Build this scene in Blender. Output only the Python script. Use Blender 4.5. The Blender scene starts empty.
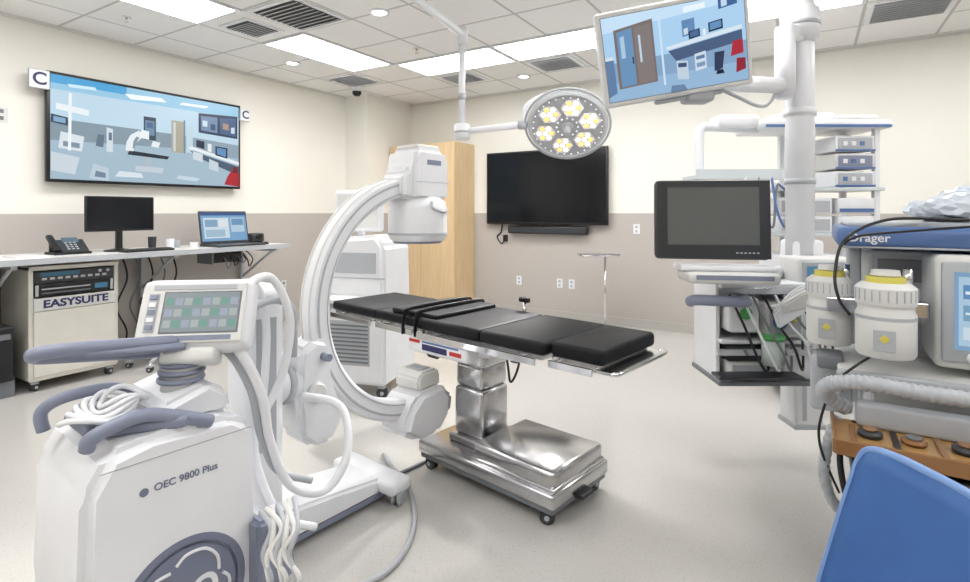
import bpy, bmesh, math, random
from mathutils import Vector, Matrix, Euler
random.seed(4)
YAW=math.radians(31.5)
CS,SN=math.cos(YAW),math.sin(YAW)
CAMH=1.35; CEIL=2.95
XL,XR,YF,YB=-5.54,3.4,-2.2,6.25
def W(r,d): return (CS*r-SN*d, SN*r+CS*d)
sc=bpy.context.scene
# ---------------------------------------------------------------- materials
MC={}
def mat(name,col,rough=.45,metal=0.,emit=0.,trans=0.,coat=0.,noise=0.,nscale=60.,alpha=1.,spec=None):
    if name in MC: return MC[name]
    m=bpy.data.materials.new(name); m.use_nodes=True
    nt=m.node_tree; b=nt.nodes['Principled BSDF']
    b.inputs['Base Color'].default_value=(*col,1); b.inputs['Roughness'].default_value=rough
    b.inputs['Metallic'].default_value=metal
    if spec is not None: b.inputs['Specular IOR Level'].default_value=spec
    if emit>0:
        b.inputs['Emission Color'].default_value=(*col,1); b.inputs['Emission Strength'].default_value=emit
    if trans>0: b.inputs['Transmission Weight'].default_value=trans
    if coat>0: b.inputs['Coat Weight'].default_value=coat
    if alpha<1: b.inputs['Alpha'].default_value=alpha
    if noise>0:
        tc=nt.nodes.new('ShaderNodeTexCoord'); n=nt.nodes.new('ShaderNodeTexNoise'); n.inputs['Scale'].default_value=nscale
        cr=nt.nodes.new('ShaderNodeValToRGB')
        cr.color_ramp.elements[0].position=.3; cr.color_ramp.elements[1].position=.7
        cr.color_ramp.elements[0].color=(*[c*(1-noise) for c in col],1); cr.color_ramp.elements[1].color=(*[min(1,c*(1+noise)) for c in col],1)
        nt.links.new(tc.outputs['Object'],n.inputs['Vector']); nt.links.new(n.outputs['Fac'],cr.inputs['Fac']); nt.links.new(cr.outputs['Color'],b.inputs['Base Color'])
    MC[name]=m; return m
WHITE=mat('white_plastic',(.78,.79,.82),.35,noise=.02,nscale=8)
WHITE2=mat('warm_white_plastic',(.68,.68,.665),.4,noise=.02,nscale=8)
LGREY=mat('light_grey_plastic',(.43,.45,.48),.4)
GREYB=mat('grey_blue_plastic',(.22,.245,.33),.4)
GREY=mat('mid_grey_plastic',(.17,.18,.20),.4)
DGREY=mat('dark_grey_plastic',(.03,.033,.037),.35)
BLACK=mat('black_plastic',(.007,.007,.009),.35)
PAD=mat('black_vinyl_pad',(.006,.0065,.009),.55,noise=.15,nscale=30,spec=.25)
STEEL=mat('brushed_steel',(.56,.56,.57),.22,metal=1.,noise=.05,nscale=25)
CHROME=mat('polished_steel',(.72,.72,.73),.10,metal=1.)
BEIGE=mat('beige_enamel',(.64,.62,.56),.4,noise=.02,nscale=10)
BLUE=mat('steel_blue_plastic',(.09,.17,.38),.35)
BLUE2=mat('navy_print',(.015,.02,.10),.4)
CHAIRB=mat('blue_chair_plastic',(.045,.125,.34),.45,noise=.04,nscale=12,spec=.3)
RED=mat('red_print',(.50,.02,.02),.4)
YEL=mat('yellow_label',(.68,.60,.12),.4)
GRN=mat('green_label',(.08,.38,.10),.4)
AMBER=mat('amber_tray',(.25,.115,.035),.25,coat=.4)
RUBBER=mat('grey_rubber',(.12,.12,.13),.6)
DESK=mat('white_laminate',(.76,.76,.75),.3)
GLASS=mat('frosted_shelf',(.62,.67,.70),.2)
LOGO=mat('logo_grey',(.17,.19,.27),.4)
SCRN=mat('dark_screen',(.006,.007,.009),.14,spec=.3)
GSCR=mat('grey_screen',(.12,.125,.125),.22)
LITE=mat('panel_diffuser',(1.,.995,.985),.5,emit=14.)
def em(c,s=1.):
    nm='screen_%03d%03d%03d_%d'%(*[int(x*999) for x in c],int(s*100))
    if nm in MC: return MC[nm]
    m=bpy.data.materials.new(nm); m.use_nodes=True; b=m.node_tree.nodes['Principled BSDF']
    b.inputs['Base Color'].default_value=(.01,.01,.012,1); b.inputs['Roughness'].default_value=.25; b.inputs['Specular IOR Level'].default_value=.3
    b.inputs['Emission Color'].default_value=(*c,1); b.inputs['Emission Strength'].default_value=s
    MC[nm]=m; return m
def node(nt,t,**k):
    n=nt.nodes.new(t)
    for a,v in k.items(): setattr(n,a,v)
    return n
def mth(nt,op,a,b=None):
    n=nt.nodes.new('ShaderNodeMath'); n.operation=op
    for i,v in enumerate((a,b)):
        if v is None: continue
        if isinstance(v,(int,float)): n.inputs[i].default_value=v
        else: nt.links.new(v,n.inputs[i])
    return n.outputs[0]
def mixc(nt,f,a,b):
    n=nt.nodes.new('ShaderNodeMix'); n.data_type='RGBA'
    nt.links.new(f,n.inputs[0])
    for i,v in ((6,a),(7,b)):
        if isinstance(v,tuple): n.inputs[i].default_value=(*v,1)
        else: nt.links.new(v,n.inputs[i])
    return n.outputs[2]
def base(name,rough):
    m=bpy.data.materials.new(name); m.use_nodes=True; nt=m.node_tree; b=nt.nodes['Principled BSDF']
    b.inputs['Roughness'].default_value=rough
    g=nt.nodes.new('ShaderNodeNewGeometry'); s=nt.nodes.new('ShaderNodeSeparateXYZ'); nt.links.new(g.outputs['Position'],s.inputs[0])
    return m,nt,b,g,s
WALL,nt,b,g,s=base('two_tone_wall_paint',.55)
up=mth(nt,'GREATER_THAN',s.outputs[2],1.335)
n=node(nt,'ShaderNodeTexNoise'); n.inputs['Scale'].default_value=3.; nt.links.new(g.outputs['Position'],n.inputs['Vector'])
lo=mixc(nt,n.outputs['Fac'],(.45,.415,.385),(.48,.445,.415))
hi=mixc(nt,n.outputs['Fac'],(.80,.78,.72),(.83,.81,.75))
nt.links.new(mixc(nt,up,lo,hi),b.inputs['Base Color'])
FLOOR,nt,b,g,s=base('speckled_vinyl_floor',.22)
n=node(nt,'ShaderNodeTexNoise'); n.inputs['Scale'].default_value=140.; n.inputs['Detail'].default_value=4; nt.links.new(g.outputs['Position'],n.inputs['Vector'])
v=node(nt,'ShaderNodeTexVoronoi'); v.inputs['Scale'].default_value=75.; nt.links.new(g.outputs['Position'],v.inputs['Vector'])
sp=mth(nt,'LESS_THAN',v.outputs['Distance'],.16)
c1=mixc(nt,n.outputs['Fac'],(.46,.445,.42),(.60,.585,.56))
nt.links.new(mixc(nt,sp,c1,(.38,.36,.335)),b.inputs['Base Color'])
nt.links.new(mth(nt,'ADD',mth(nt,'MULTIPLY',n.outputs['Fac'],.06),.11),b.inputs['Roughness'])
CEILM,nt,b,g,s=base('ceiling_tile',.8)
fx=mth(nt,'FRACT',mth(nt,'DIVIDE',mth(nt,'ADD',s.outputs[0],4.45+6.0),.6)); fy=mth(nt,'FRACT',mth(nt,'DIVIDE',mth(nt,'ADD',s.outputs[1],-3.2+6.0),.6))
def edge(f): return mth(nt,'GREATER_THAN',mth(nt,'ABSOLUTE',mth(nt,'SUBTRACT',f,.5)),.480)
ln=mth(nt,'MAXIMUM',edge(fx),edge(fy))
n=node(nt,'ShaderNodeTexNoise'); n.inputs['Scale'].default_value=90.; nt.links.new(g.outputs['Position'],n.inputs['Vector'])
tl=mixc(nt,n.outputs['Fac'],(.80,.795,.785),(.92,.915,.905))
nt.links.new(mixc(nt,ln,tl,(.55,.545,.535)),b.inputs['Base Color'])
WOOD=bpy.data.materials.new('maple_veneer'); WOOD.use_nodes=True; nt=WOOD.node_tree; b=nt.nodes['Principled BSDF']; b.inputs['Roughness'].default_value=.4
tc=node(nt,'ShaderNodeTexCoord'); mp=node(nt,'ShaderNodeMapping'); mp.inputs['Scale'].default_value=(9,9,.9)
n=node(nt,'ShaderNodeTexNoise'); n.inputs['Scale'].default_value=3.; n.inputs['Detail'].default_value=6
nt.links.new(tc.outputs['Object'],mp.inputs[0]); nt.links.new(mp.outputs[0],n.inputs['Vector'])
nt.links.new(mixc(nt,n.outputs['Fac'],(.56,.385,.205),(.78,.60,.37)),b.inputs['Base Color'])
# ---------------------------------------------------------------- modelling kit
class G:
    def __init__(s,name,x,y,rot=0.,z=0.):
        s.o=bpy.data.objects.new(name,None); s.o.empty_display_size=.1
        sc.collection.objects.link(s.o); s.o.location=(x,y,z); s.o.rotation_euler=(0,0,rot)
        s.inv=(Matrix.Translation((x,y,z))@Matrix.Rotation(rot,4,'Z')).inverted()
    def A(s,r,d,z):   # floor-plan survey coordinates (right, depth, height) -> this object's local frame
        x,y=W(r,d); return s.inv@Vector((x,y,z))
def GC(name,r,d,yaw=0.,z=0.):
    x,y=W(r,d); return G(name,x,y,YAW+math.radians(yaw),z)
def add(g,name,bm,m,M=None,smooth=False):
    if M is not None: bm.transform(M)
    bmesh.ops.recalc_face_normals(bm,faces=bm.faces[:])
    me=bpy.data.meshes.new(name); bm.to_mesh(me); bm.free()
    if smooth:
        for p in me.polygons: p.use_smooth=True
    o=bpy.data.objects.new(name,me)
    if m is not None: me.materials.append(m)
    sc.collection.objects.link(o)
    if g is not None: o.parent=g.o
    return o
def RM(c,rot):
    M=Matrix.Translation(Vector(c))
    if rot is not None:
        if isinstance(rot,Matrix): M=M@rot.to_4x4()
        else: M=M@Euler([math.radians(a) for a in rot]).to_matrix().to_4x4()
    return M
def box(g,name,c,s,m,bev=.004,rot=None,seg=2):
    bm=bmesh.new(); bmesh.ops.create_cube(bm,size=1.); bmesh.ops.scale(bm,vec=s,verts=bm.verts)
    b=min(bev,min(s)*.45)
    if b>0: bmesh.ops.bevel(bm,geom=bm.edges[:],offset=b,segments=seg,affect='EDGES',profile=.5)
    o=add(g,name,bm,m,RM(c,rot),smooth=False)
    if b>.006:
        for p in o.data.polygons: p.use_smooth=True
        try: o.data.set_sharp_from_angle(angle=math.radians(50))
        except Exception: pass
    return o
def bb(g,name,a,b_,m,bev=.004):
    a=Vector(a);b_=Vector(b_); s=[abs(b_[i]-a[i]) for i in range(3)]
    return box(g,name,(a+b_)/2,s,m,bev)
def cyl(g,name,p1,p2,r,m,r2=None,seg=28,bev=0.):
    p1=Vector(p1);p2=Vector(p2); d=p2-p1
    bm=bmesh.new(); bmesh.ops.create_cone(bm,cap_ends=True,segments=seg,radius1=r,radius2=r if r2 is None else r2,depth=d.length)
    if bev>0: 
        es=[e for e in bm.edges if len(e.link_faces)==2 and any(len(f.verts)>4 for f in e.link_faces)]
        bmesh.ops.bevel(bm,geom=es,offset=bev,segments=2,affect='EDGES')
    for f in bm.faces:
        if len(f.verts)==4: f.smooth=True
    M=Matrix.Translation((p1+p2)/2)@d.to_track_quat('Z','Y').to_matrix().to_4x4()
    bm.transform(M)
    bmesh.ops.recalc_face_normals(bm,faces=bm.faces[:])
    me=bpy.data.meshes.new(name); bm.to_mesh(me); bm.free(); me.materials.append(m)
    o=bpy.data.objects.new(name,me); sc.collection.objects.link(o)
    if g is not None: o.parent=g.o
    return o
def spline(pts,n=8,closed=False):
    pts=[Vector(p) for p in pts]; out=[]; N=len(pts)
    rng=N if closed else N-1
    for i in range(rng):
        if closed: p0,p1,p2,p3=pts[(i-1)%N],pts[i],pts[(i+1)%N],pts[(i+2)%N]
        else: p0,p1,p2,p3=pts[max(i-1,0)],pts[i],pts[i+1],pts[min(i+2,N-1)]
        for k in range(n):
            t=k/n
            out.append(.5*((2*p1)+(-p0+p2)*t+(2*p0-5*p1+4*p2-p3)*t*t+(-p0+3*p1-3*p2+p3)*t**3))
    if not closed: out.append(pts[-1])
    return out
def tube(g,name,pts,r,m,n=8,seg=12,closed=False,rib=0.,straight=False,flat=1.):
    P=[Vector(p) for p in pts] if straight else spline(pts,n,closed)
    N=len(P); bm=bmesh.new(); rings=[]; up=None
    for i,p in enumerate(P):
        if closed: t=(P[(i+1)%N]-P[(i-1)%N])
        else: t=P[min(i+1,N-1)]-P[max(i-1,0)]
        t.normalize()
        if up is None:
            up=Vector((0,0,1)) if abs(t.z)<.9 else Vector((1,0,0))
        u=up-t*up.dot(t); u.normalize(); w=t.cross(u); up=u
        rr=r*(1+(rib if (i//2)%2 else 0))
        rings.append([bm.verts.new(p+u*math.cos(a)*rr*flat+w*math.sin(a)*rr) for a in [2*math.pi*k/seg for k in range(seg)]])
    R=N if closed else N-1
    for i in range(R):
        A_,B_=rings[i],rings[(i+1)%N]
        for k in range(seg): bm.faces.new((A_[k],A_[(k+1)%seg],B_[(k+1)%seg],B_[k]))
    if not closed:
        bm.faces.new(rings[0]); bm.faces.new(rings[-1])
    return add(g,name,bm,m,smooth=True)
def lathe(g,name,prof,c,m,rot=None,seg=36,smooth=True):
    bm=bmesh.new(); rings=[]
    for r,z in prof:
        rings.append([bm.verts.new((max(r,1e-4)*math.cos(2*math.pi*k/seg),max(r,1e-4)*math.sin(2*math.pi*k/seg),z)) for k in range(seg)])
    for a,b_ in zip(rings,rings[1:]):
        for k in range(seg): bm.faces.new((a[k],a[(k+1)%seg],b_[(k+1)%seg],b_[k]))
    bm.faces.new(rings[0]); bm.faces.new(rings[-1])
    o=add(g,name,bm,m,RM(c,rot),smooth=False)
    if smooth:
        o.data.polygons.foreach_set('use_smooth',[len(p.vertices)==4 for p in o.data.polygons])
        try: o.data.set_sharp_from_angle(angle=math.radians(35))
        except Exception: pass
    return o
def prism(g,name,poly,y0,y1,m,bev=.01,c=(0,0,0),rot=None,seg=3):
    """poly in local XZ, extruded along Y"""
    bm=bmesh.new(); a=[bm.verts.new((x,y0,z)) for x,z in poly]; f=bm.faces.new(a)
    r=bmesh.ops.extrude_face_region(bm,geom=[f]); vs=[v for v in r['geom'] if isinstance(v,bmesh.types.BMVert)]
    bmesh.ops.translate(bm,vec=(0,y1-y0,0),verts=vs)
    if bev>0: bmesh.ops.bevel(bm,geom=bm.edges[:],offset=bev,segments=seg,affect='EDGES')
    o=add(g,name,bm,m,RM(c,rot))
    for p in o.data.polygons: p.use_smooth=True
    try: o.data.set_sharp_from_angle(angle=math.radians(32))
    except Exception: pass
    return o
def arcband(g,name,c,r1,r2,w,a0,a1,m,seg=72,ch=.012):
    """band in local XZ plane centred c; angles deg"""
    bm=bmesh.new(); rings=[]
    h=w/2
    prof=[(r1,-h+ch),(r1,h-ch),(r1+ch,h),(r2-ch,h),(r2,h-ch),(r2,-h+ch),(r2-ch,-h),(r1+ch,-h)]
    for i in range(seg+1):
        a=math.radians(a0+(a1-a0)*i/seg); ca,sa=math.cos(a),math.sin(a)
        rings.append([bm.verts.new((c[0]+r*ca,c[1]+y,c[2]+r*sa)) for r,y in prof])
    K=len(prof)
    for a,b_ in zip(rings,rings[1:]):
        for k in range(K): bm.faces.new((a[k],a[(k+1)%K],b_[(k+1)%K],b_[k]))
    bm.faces.new(rings[0]); bm.faces.new(rings[-1])
    o=add(g,name,bm,m)
    for p in o.data.polygons: p.use_smooth=True
    try: o.data.set_sharp_from_angle(angle=math.radians(30))
    except Exception: pass
    return o
def text(g,name,s,c,size,m,rot=(90,0,0),ex=.0008,align='CENTER',sx=1.,bold=0.):
    cu=bpy.data.curves.new(name,'FONT'); cu.body=s; cu.size=size; cu.extrude=ex; cu.align_x=align; cu.align_y='CENTER'; cu.offset=bold
    t=bpy.data.objects.new(name,cu); sc.collection.objects.link(t)
    dg=bpy.context.evaluated_depsgraph_get(); dg.update()
    me=bpy.data.meshes.new_from_object(t.evaluated_get(dg)); bpy.data.objects.remove(t)
    me.transform(Matrix.Diagonal((sx,1,1,1)))
    me.transform(RM(c,rot)); me.materials.clear(); me.materials.append(m)
    o=bpy.data.objects.new(name,me); sc.collection.objects.link(o)
    if g is not None: o.parent=g.o
    return o
def picture(g,name,c,w,h,shapes,rot=None,strength=1.):
    """flat image on a display: polygons in 0..1 coords, plane XZ facing -Y"""
    bm=bmesh.new(); mats=[]; me=bpy.data.meshes.new(name)
    for i,(poly,col) in enumerate(shapes):
        if len(poly)==4 and not isinstance(poly[0],tuple):
            x0,y0,x1,y1=poly; poly=[(x0,y0),(x1,y0),(x1,y1),(x0,y1)]
        m=em(col,strength)
        if m not in mats: mats.append(m); me.materials.append(m)
        f=bm.faces.new([bm.verts.new(((x-.5)*w,-.0003*i,(y-.5)*h)) for x,y in poly]); f.material_index=mats.index(m)
    bm.transform(RM(c,rot)); bm.to_mesh(me); bm.free()
    o=bpy.data.objects.new(name,me); sc.collection.objects.link(o); o.parent=g.o
    return o
def caster(g,name,x,y,r=.045,z0=0.,mt=None,ang=20):
    R=Matrix.Rotation(math.radians(ang),3,'Z'); ax=R@Vector((0,1,0)); c=Vector((x,y,z0+r))
    cyl(g,name+'_wheel_a',c-ax*.022,c-ax*.006,r,mt or DGREY,bev=.005)
    cyl(g,name+'_wheel_b',c+ax*.006,c+ax*.022,r,mt or DGREY,bev=.005)
    cyl(g,name+'_axle',c-ax*.026,c+ax*.026,r*.35,LGREY)
    cyl(g,name+'_stem',(x,y,z0+r),(x,y,z0+r*2+.025),.012,CHROME)
    box(g,name+'_fork',(x,y,z0+2*r+.003),(.05,.05,.018),LGREY)
def shell(name,a,b_,m,bev=0):
    a=Vector(a);b_=Vector(b_)
    return box(None,name,(a+b_)/2,[abs(b_[i]-a[i]) for i in range(3)],m,bev)
# ---------------------------------------------------------------- room
T=.12
shell('floor',(XL-T,YF-T,-.1),(XR+T,YB+T,0),FLOOR)
shell('ceiling',(XL-T,YF-T,CEIL),(XR+T,YB+T,CEIL+.1),CEILM)
shell('wall_left',(XL-T,YF,0),(XL,YB,CEIL),WALL)
shell('wall_back',(XL-T,YB,0),(XR+T,YB+T,CEIL),WALL)
shell('wall_right',(XR,YF,0),(XR+T,YB,CEIL),WALL)
shell('wall_front',(XL-T,YF-T,0),(XR+T,YF,CEIL),WALL)
shell('wall_corner_chase',(XL,5.32,0),(-5.13,YB,CEIL),WALL)
BBD=mat('vinyl_base',(.46,.44,.41),.4)
shell('baseboard_left',(XL,YF,0),(XL+.012,5.32,.1),BBD)
shell('baseboard_back',(-5.13,YB-.012,0),(XR,YB,.1),BBD)
shell('baseboard_right',(XR-.012,YF,0),(XR,YB,.1),BBD)
ANG=mat('ceiling_angle_trim',(.7,.69,.66),.5)
shell('trim_1',(XL,YF,CEIL-.025),(XL+.02,5.32,CEIL),ANG)
shell('trim_2',(-5.13,YB-.02,CEIL-.025),(XR,YB,CEIL),ANG)
dg_=G('door_1',.9,YF)
bb(dg_,'leaf',(-.55,.0,0),(.55,.045,2.1),WOOD); bb(dg_,'jamb_left',(-.62,0,0),(-.55,.07,2.17),LGREY); bb(dg_,'jamb_right',(.55,0,0),(.62,.07,2.17),LGREY); bb(dg_,'head',(-.62,0,2.1),(.62,.07,2.17),LGREY); cyl(dg_,'handle',(.42,.09,1.02),(.3,.09,1.02),.012,STEEL)
# ceiling light panels
def panel(x0,y0,x1,y1):
    g=G('ceiling_light_panel',(x0+x1)/2,(y0+y1)/2,0,CEIL)
    w,h=x1-x0-.04,y1-y0-.04
    box(g,'diffuser',(0,0,-.006),(w-.03,h-.03,.006),LITE,0)
    for n_,c,s in (('frame_a',(0,h/2,-.006),(w+.03,.03,.012)),('frame_b',(0,-h/2,-.006),(w+.03,.03,.012)),('frame_c',(w/2,0,-.006),(.03,h-.03,.012)),('frame_d',(-w/2,0,-.006),(.03,h-.03,.012))):
        box(g,n_,c,s,WHITE,.002)
for a in [(-4.45,3.2,-3.85,4.4),(-4.45,1.4,-3.85,2.6),(-4.45,-.4,-3.85,.8),
          (-3.85,4.4,-2.65,5.0),(-2.65,4.4,-1.45,5.0),(-.85,4.4,.35,5.0),(.95,4.4,2.15,5.0),
          (1.55,2.0,2.15,3.2),(1.55,.2,2.15,1.4),(-2.65,-.4,-1.45,.2),(-.25,-.4,.95,.2),(-1.45,2.6,-.25,3.2),(-2.65,-1.6,-1.45,-1.0)]: panel(*a)
def vent(x,y,w=.56,dark=False):
    g=G('ceiling_air_vent',x,y,0,CEIL)
    box(g,'frame',(0,0,-.006),(w,w,.012),WHITE,.002)
    box(g,'cavity',(0,0,-.0135),(w-.08,w-.08,.003),DGREY if dark else LGREY,0)
    k=9
    for i in range(k): box(g,'louver_%d'%i,(0,-w/2+.07+i*(w-.14)/(k-1),-.02),(w-.08,.034 if not dark else .020,.003),WHITE if not dark else LGREY,0,rot=(15,0,0))
vent(-3.55,2.9,.56,True); vent(-4.15,2.9,.38,True); vent(.65,5.3); vent(-4.75,4.7,.5); vent(-2.35,5.3,.5); vent(1.25,4.1,.5); vent(-3.55,5.3,.45)
def downlight(x,y,e=True):
    g=G('recessed_downlight',x,y,0,CEIL)
    lathe(g,'trim_ring',[(.05,0),(.085,0),(.085,-.012),(.06,-.012),(.05,0)],(0,0,0),WHITE)
    cyl(g,'lens',(0,0,-.001),(0,0,-.006),.058,mat('downlight_lens',(1,.98,.95),.5,emit=14))
for x,y in ((-2.95,3.20),(-4.75,3.8),(-1.75,5.3),(-2.9,5.6)): downlight(x,y)
g=G('security_dome_camera',-5.0,5.0,0,CEIL)
lathe(g,'mount',[(.0,0),(.075,0),(.075,-.04),(.06,-.05),(0,-.05)],(0,0,0),WHITE)
lathe(g,'dome',[(.058,-.05),(.055,-.08),(.035,-.105),(0,-.112)],(0,0,0),BLACK)
for x,y in ((-3.3,4.1),(-1.2,3.7),(-4.8,2.2)):
    g=G('fire_sprinkler',x,y,0,CEIL); cyl(g,'rosette',(0,0,0),(0,0,-.008),.035,CHROME); cyl(g,'stem',(0,0,-.008),(0,0,-.05),.008,CHROME); cyl(g,'deflector',(0,0,-.05),(0,0,-.053),.018,CHROME)
# ---------------------------------------------------------------- left-wall display
C=lambda r,g_,b_:((r/255)**2.2,(g_/255)**2.2,(b_/255)**2.2)
g=G('wall_mounted_television',XL,2.77,math.pi/2)
box(g,'wall_bracket',(0,-.025,2.07),(.6,.05,.4),DGREY)
box(g,'housing',(0,-.075,2.07),(1.77,.05,.93),BLACK,.008)
ROOM1=[((0,0,1,1),C(188,215,232)),((0,.86,1,1),C(150,198,226)),((.0,.92,.34,1),C(75,162,214)),
 ([(.36,.88),(.55,.91),(.52,.95),(.33,.93)],C(240,250,253)),([(.62,.91),(.78,.92),(.8,.95),(.64,.94)],C(240,250,253)),([(.08,.90),(.2,.91),(.19,.94),(.07,.93)],C(205,235,248)),
 ([(0,0),(1,0),(1,.36),(.62,.41),(.0,.38)],C(160,184,200)),([(0,.37),(.62,.41),(.62,.565),(0,.58)],C(128,148,160)),([(.62,.41),(1,.35),(1,.52),(.62,.565)],C(140,160,174)),
 ((.425,.47,.49,.72),C(46,66,84)),((.433,.52,.482,.68),C(105,135,162)),((.44,.60,.475,.66),C(70,100,140)),
 ((.575,.36,.645,.72),C(168,164,146)),((.585,.37,.60,.70),C(200,205,205)),((.645,.36,.655,.74),C(105,130,150)),((.66,.37,.70,.68),C(190,212,224)),
 ([(.735,.62),(.99,.60),(.99,.88),(.735,.85)],C(40,56,84)),([(.75,.65),(.855,.64),(.855,.83),(.75,.82)],C(110,136,168)),([(.87,.64),(.98,.62),(.98,.85),(.87,.83)],C(72,96,132)),([(.76,.7),(.79,.7),(.79,.77),(.76,.77)],C(205,220,234)),([(.89,.7),(.93,.69),(.93,.77),(.89,.77)],C(170,140,124)),([(.81,.67),(.84,.67),(.84,.74),(.81,.74)],C(56,80,112)),([(.945,.66),(.97,.66),(.97,.74),(.945,.73)],C(200,214,228)),
 ([(.67,.42),(1,.27),(1,.31),(.69,.45)],C(228,236,240)),([(.68,.40),(1,.25),(1,.14),(.72,.33)],C(70,88,108)),([(.70,.30),(.76,.27),(.76,.37),(.70,.39)],C(205,215,222)),([(.80,.2),(.86,.17),(.86,.28),(.80,.32)],C(196,208,218)),([(.9,.02),(1,.0),(1,.17),(.95,.2),(.92,.12)],C(172,32,44)),([(.955,.17),(.99,.17),(.99,.24),(.96,.25)],C(120,24,36)),([(.72,.45),(.77,.43),(.77,.52),(.72,.53)],C(30,46,66)),([(.84,.37),(.92,.34),(.92,.47),(.84,.48)],C(32,46,66)),([(.85,.385),(.91,.36),(.91,.455),(.85,.465)],C(96,140,186)),([(.79,.41),(.815,.40),(.815,.5),(.79,.5)],C(225,232,238)),
 ([(.03,.30),(.13,.28),(.14,.43),(.04,.46)],C(214,224,231)),([(.05,.32),(.12,.31),(.12,.36),(.05,.37)],C(120,140,160)),([(.0,.08),(.10,.05),(.12,.22),(.0,.26)],C(198,210,219)),([(.07,.28),(.083,.28),(.087,.84),(.073,.84)],C(236,242,246)),([(.02,.67),(.16,.64),(.16,.70),(.02,.73)],C(232,240,244)),([(.0,.54),(.07,.52),(.07,.60),(.0,.62)],C(44,64,86)),([(.01,.55),(.06,.54),(.06,.59),(.01,.6)],C(130,166,198)),([(.19,.35),(.225,.34),(.23,.47),(.2,.47)],C(95,112,130)),([(.24,.3),(.27,.3),(.27,.54),(.24,.55)],C(206,217,225)),([(.25,.42),(.265,.42),(.265,.5),(.25,.5)],C(90,112,134)),
 ([(.34,.29),(.55,.27),(.56,.305),(.35,.335)],C(24,33,46)),([(.43,.17),(.46,.17),(.46,.28),(.43,.28)],C(172,184,194)),([(.38,.12),(.52,.11),(.53,.17),(.38,.18)],C(190,202,212)),([(.33,.33),(.37,.33),(.375,.40),(.42,.50),(.40,.56),(.355,.50),(.335,.42)],C(226,234,238)),([(.365,.36),(.375,.36),(.385,.42),(.40,.48),(.385,.49),(.37,.44)],C(128,148,160)),([(.40,.48),(.45,.47),(.45,.56),(.41,.57)],C(232,239,243)),([(.46,.40),(.50,.39),(.51,.45),(.47,.46)],C(226,234,238)),([(.28,.05),(.42,.05),(.41,.10),(.30,.11)],C(214,224,231)),([(.16,.02),(.25,.0),(.25,.13),(.18,.17)],C(184,200,212)),([(.185,.04),(.235,.03),(.235,.08),(.19,.1)],C(110,130,150)),([(.6,.06),(.72,.04),(.74,.08),(.61,.10)],C(192,212,224))]
picture(g,'screen_picture',(0,-.1015,2.07),1.72,.88,ROOM1,strength=1.)
for n_,x,z,w_ in (('a',-.94,2.445,.135),('b',.93,2.435,.115)):
    g=G('wall_letter_sign',XL,2.77+x,math.pi/2); box(g,'plate',(0,-.115,z),(w_,.02,w_*1.1),WHITE); box(g,'plate_edge',(0,-.110,z),(w_+.008,.02,w_*1.1+.008),LGREY); box(g,'standoff',(0,-.06,z),(.04,.11,.04),LGREY); text(g,'letter','C',(0,-.127,z),w_*1.05,BLUE2,bold=.003)
# ---------------------------------------------------------------- back-wall TV
g=G('wall_mounted_television',-2.91,YB)
box(g,'bracket',(0,-.02,1.66),(.6,.04,.4),DGREY); box(g,'housing',(0,-.065,1.665),(1.68,.05,.95),BLACK,.008); box(g,'panel',(0,-.0915,1.672),(1.64,.003,.90),SCRN,0)
g=G('soundbar',-2.87,YB); box(g,'bar',(0,-.06,1.12),(1.1,.09,.10),BLACK,.02); box(g,'grille',(0,-.107,1.12),(1.04,.004,.07),DGREY,0); box(g,'mount',(0,-.01,1.12),(.3,.02,.05),DGREY)
g=G('television_cable',-3.6,YB); tube(g,'cord',[(.05,-.012,1.2),(.03,-.015,1.08),(-.03,-.015,1.02),(.04,-.015,.93),(.1,-.015,1.0)],.008,BLACK); box(g,'plug_box',(.1,-.015,1.0),(.06,.03,.09),BLACK)
for x,z in ((-2.72,.45),(-2.56,.45),(-3.3,.45),(-.9,1.1),(-1.75,1.15)):
    g=G('wall_outlet',x,YB); box(g,'plate',(0,-.004,z),(.075,.008,.115),WHITE,.002); box(g,'socket_a',(0,-.009,z+.025),(.03,.003,.03),LGREY,0); box(g,'socket_b',(0,-.009,z-.025),(.03,.003,.03),LGREY,0)
for y,z,w_ in ((1.62,2.13,.09),(4.3,.45,.075),(4.05,.45,.075)):
    g=G('wall_outlet',XL,y,math.pi/2); box(g,'plate',(0,-.004,z),(w_,.008,.12),WHITE2,.002); box(g,'socket_a',(0,-.009,z+.028),(.03,.003,.03),GREY,0); box(g,'socket_b',(0,-.009,z-.028),(.03,.003,.03),GREY,0)
# wood cabinet
g=G('tall_wood_cabinet',-4.56,6.0)
bb(g,'carcass',(-.55,-.23,.08),(.56,.245,2.28),WOOD,.003); bb(g,'door_left',(-.545,-.25,.09),(-.003,-.23,2.27),WOOD,.002); bb(g,'door_right',(.003,-.25,.09),(.557,-.23,2.27),WOOD,.002)
bb(g,'toe_kick',(-.54,-.2,0),(.55,.24,.08),DGREY,0)
for x in (-.04,.04): cyl(g,'pull_%d'%(x>0),(x,-.275,1.0),(x,-.275,1.2),.006,STEEL)
for x in (-.04,.04):
    for z in (1.01,1.19): cyl(g,'pull_post_%d_%d'%(x>0,z>1.1),(x,-.275,z),(x,-.248,z),.005,STEEL)
# instrument stand by back wall
g=GC('instrument_tray_stand',1.27,6.0)
cyl(g,'pole',(.08,0,.03),(.08,0,.85),.012,CHROME); box(g,'tray',(0,0,.865),(.42,.3,.02),STEEL,.008); bb(g,'tray_rim',(-.21,-.15,.875),(.21,-.14,.895),STEEL,.002)
box(g,'foot_a',(.0,.0,.03),(.42,.03,.03),STEEL); box(g,'foot_b',(.08,0,.03),(.03,.4,.03),STEEL)
for i,(x,y) in enumerate(((-.2,0),(.2,0),(.08,.19),(.08,-.19))): cyl(g,'glide_%d'%i,(x,y,0),(x,y,.02),.015,DGREY)
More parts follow.
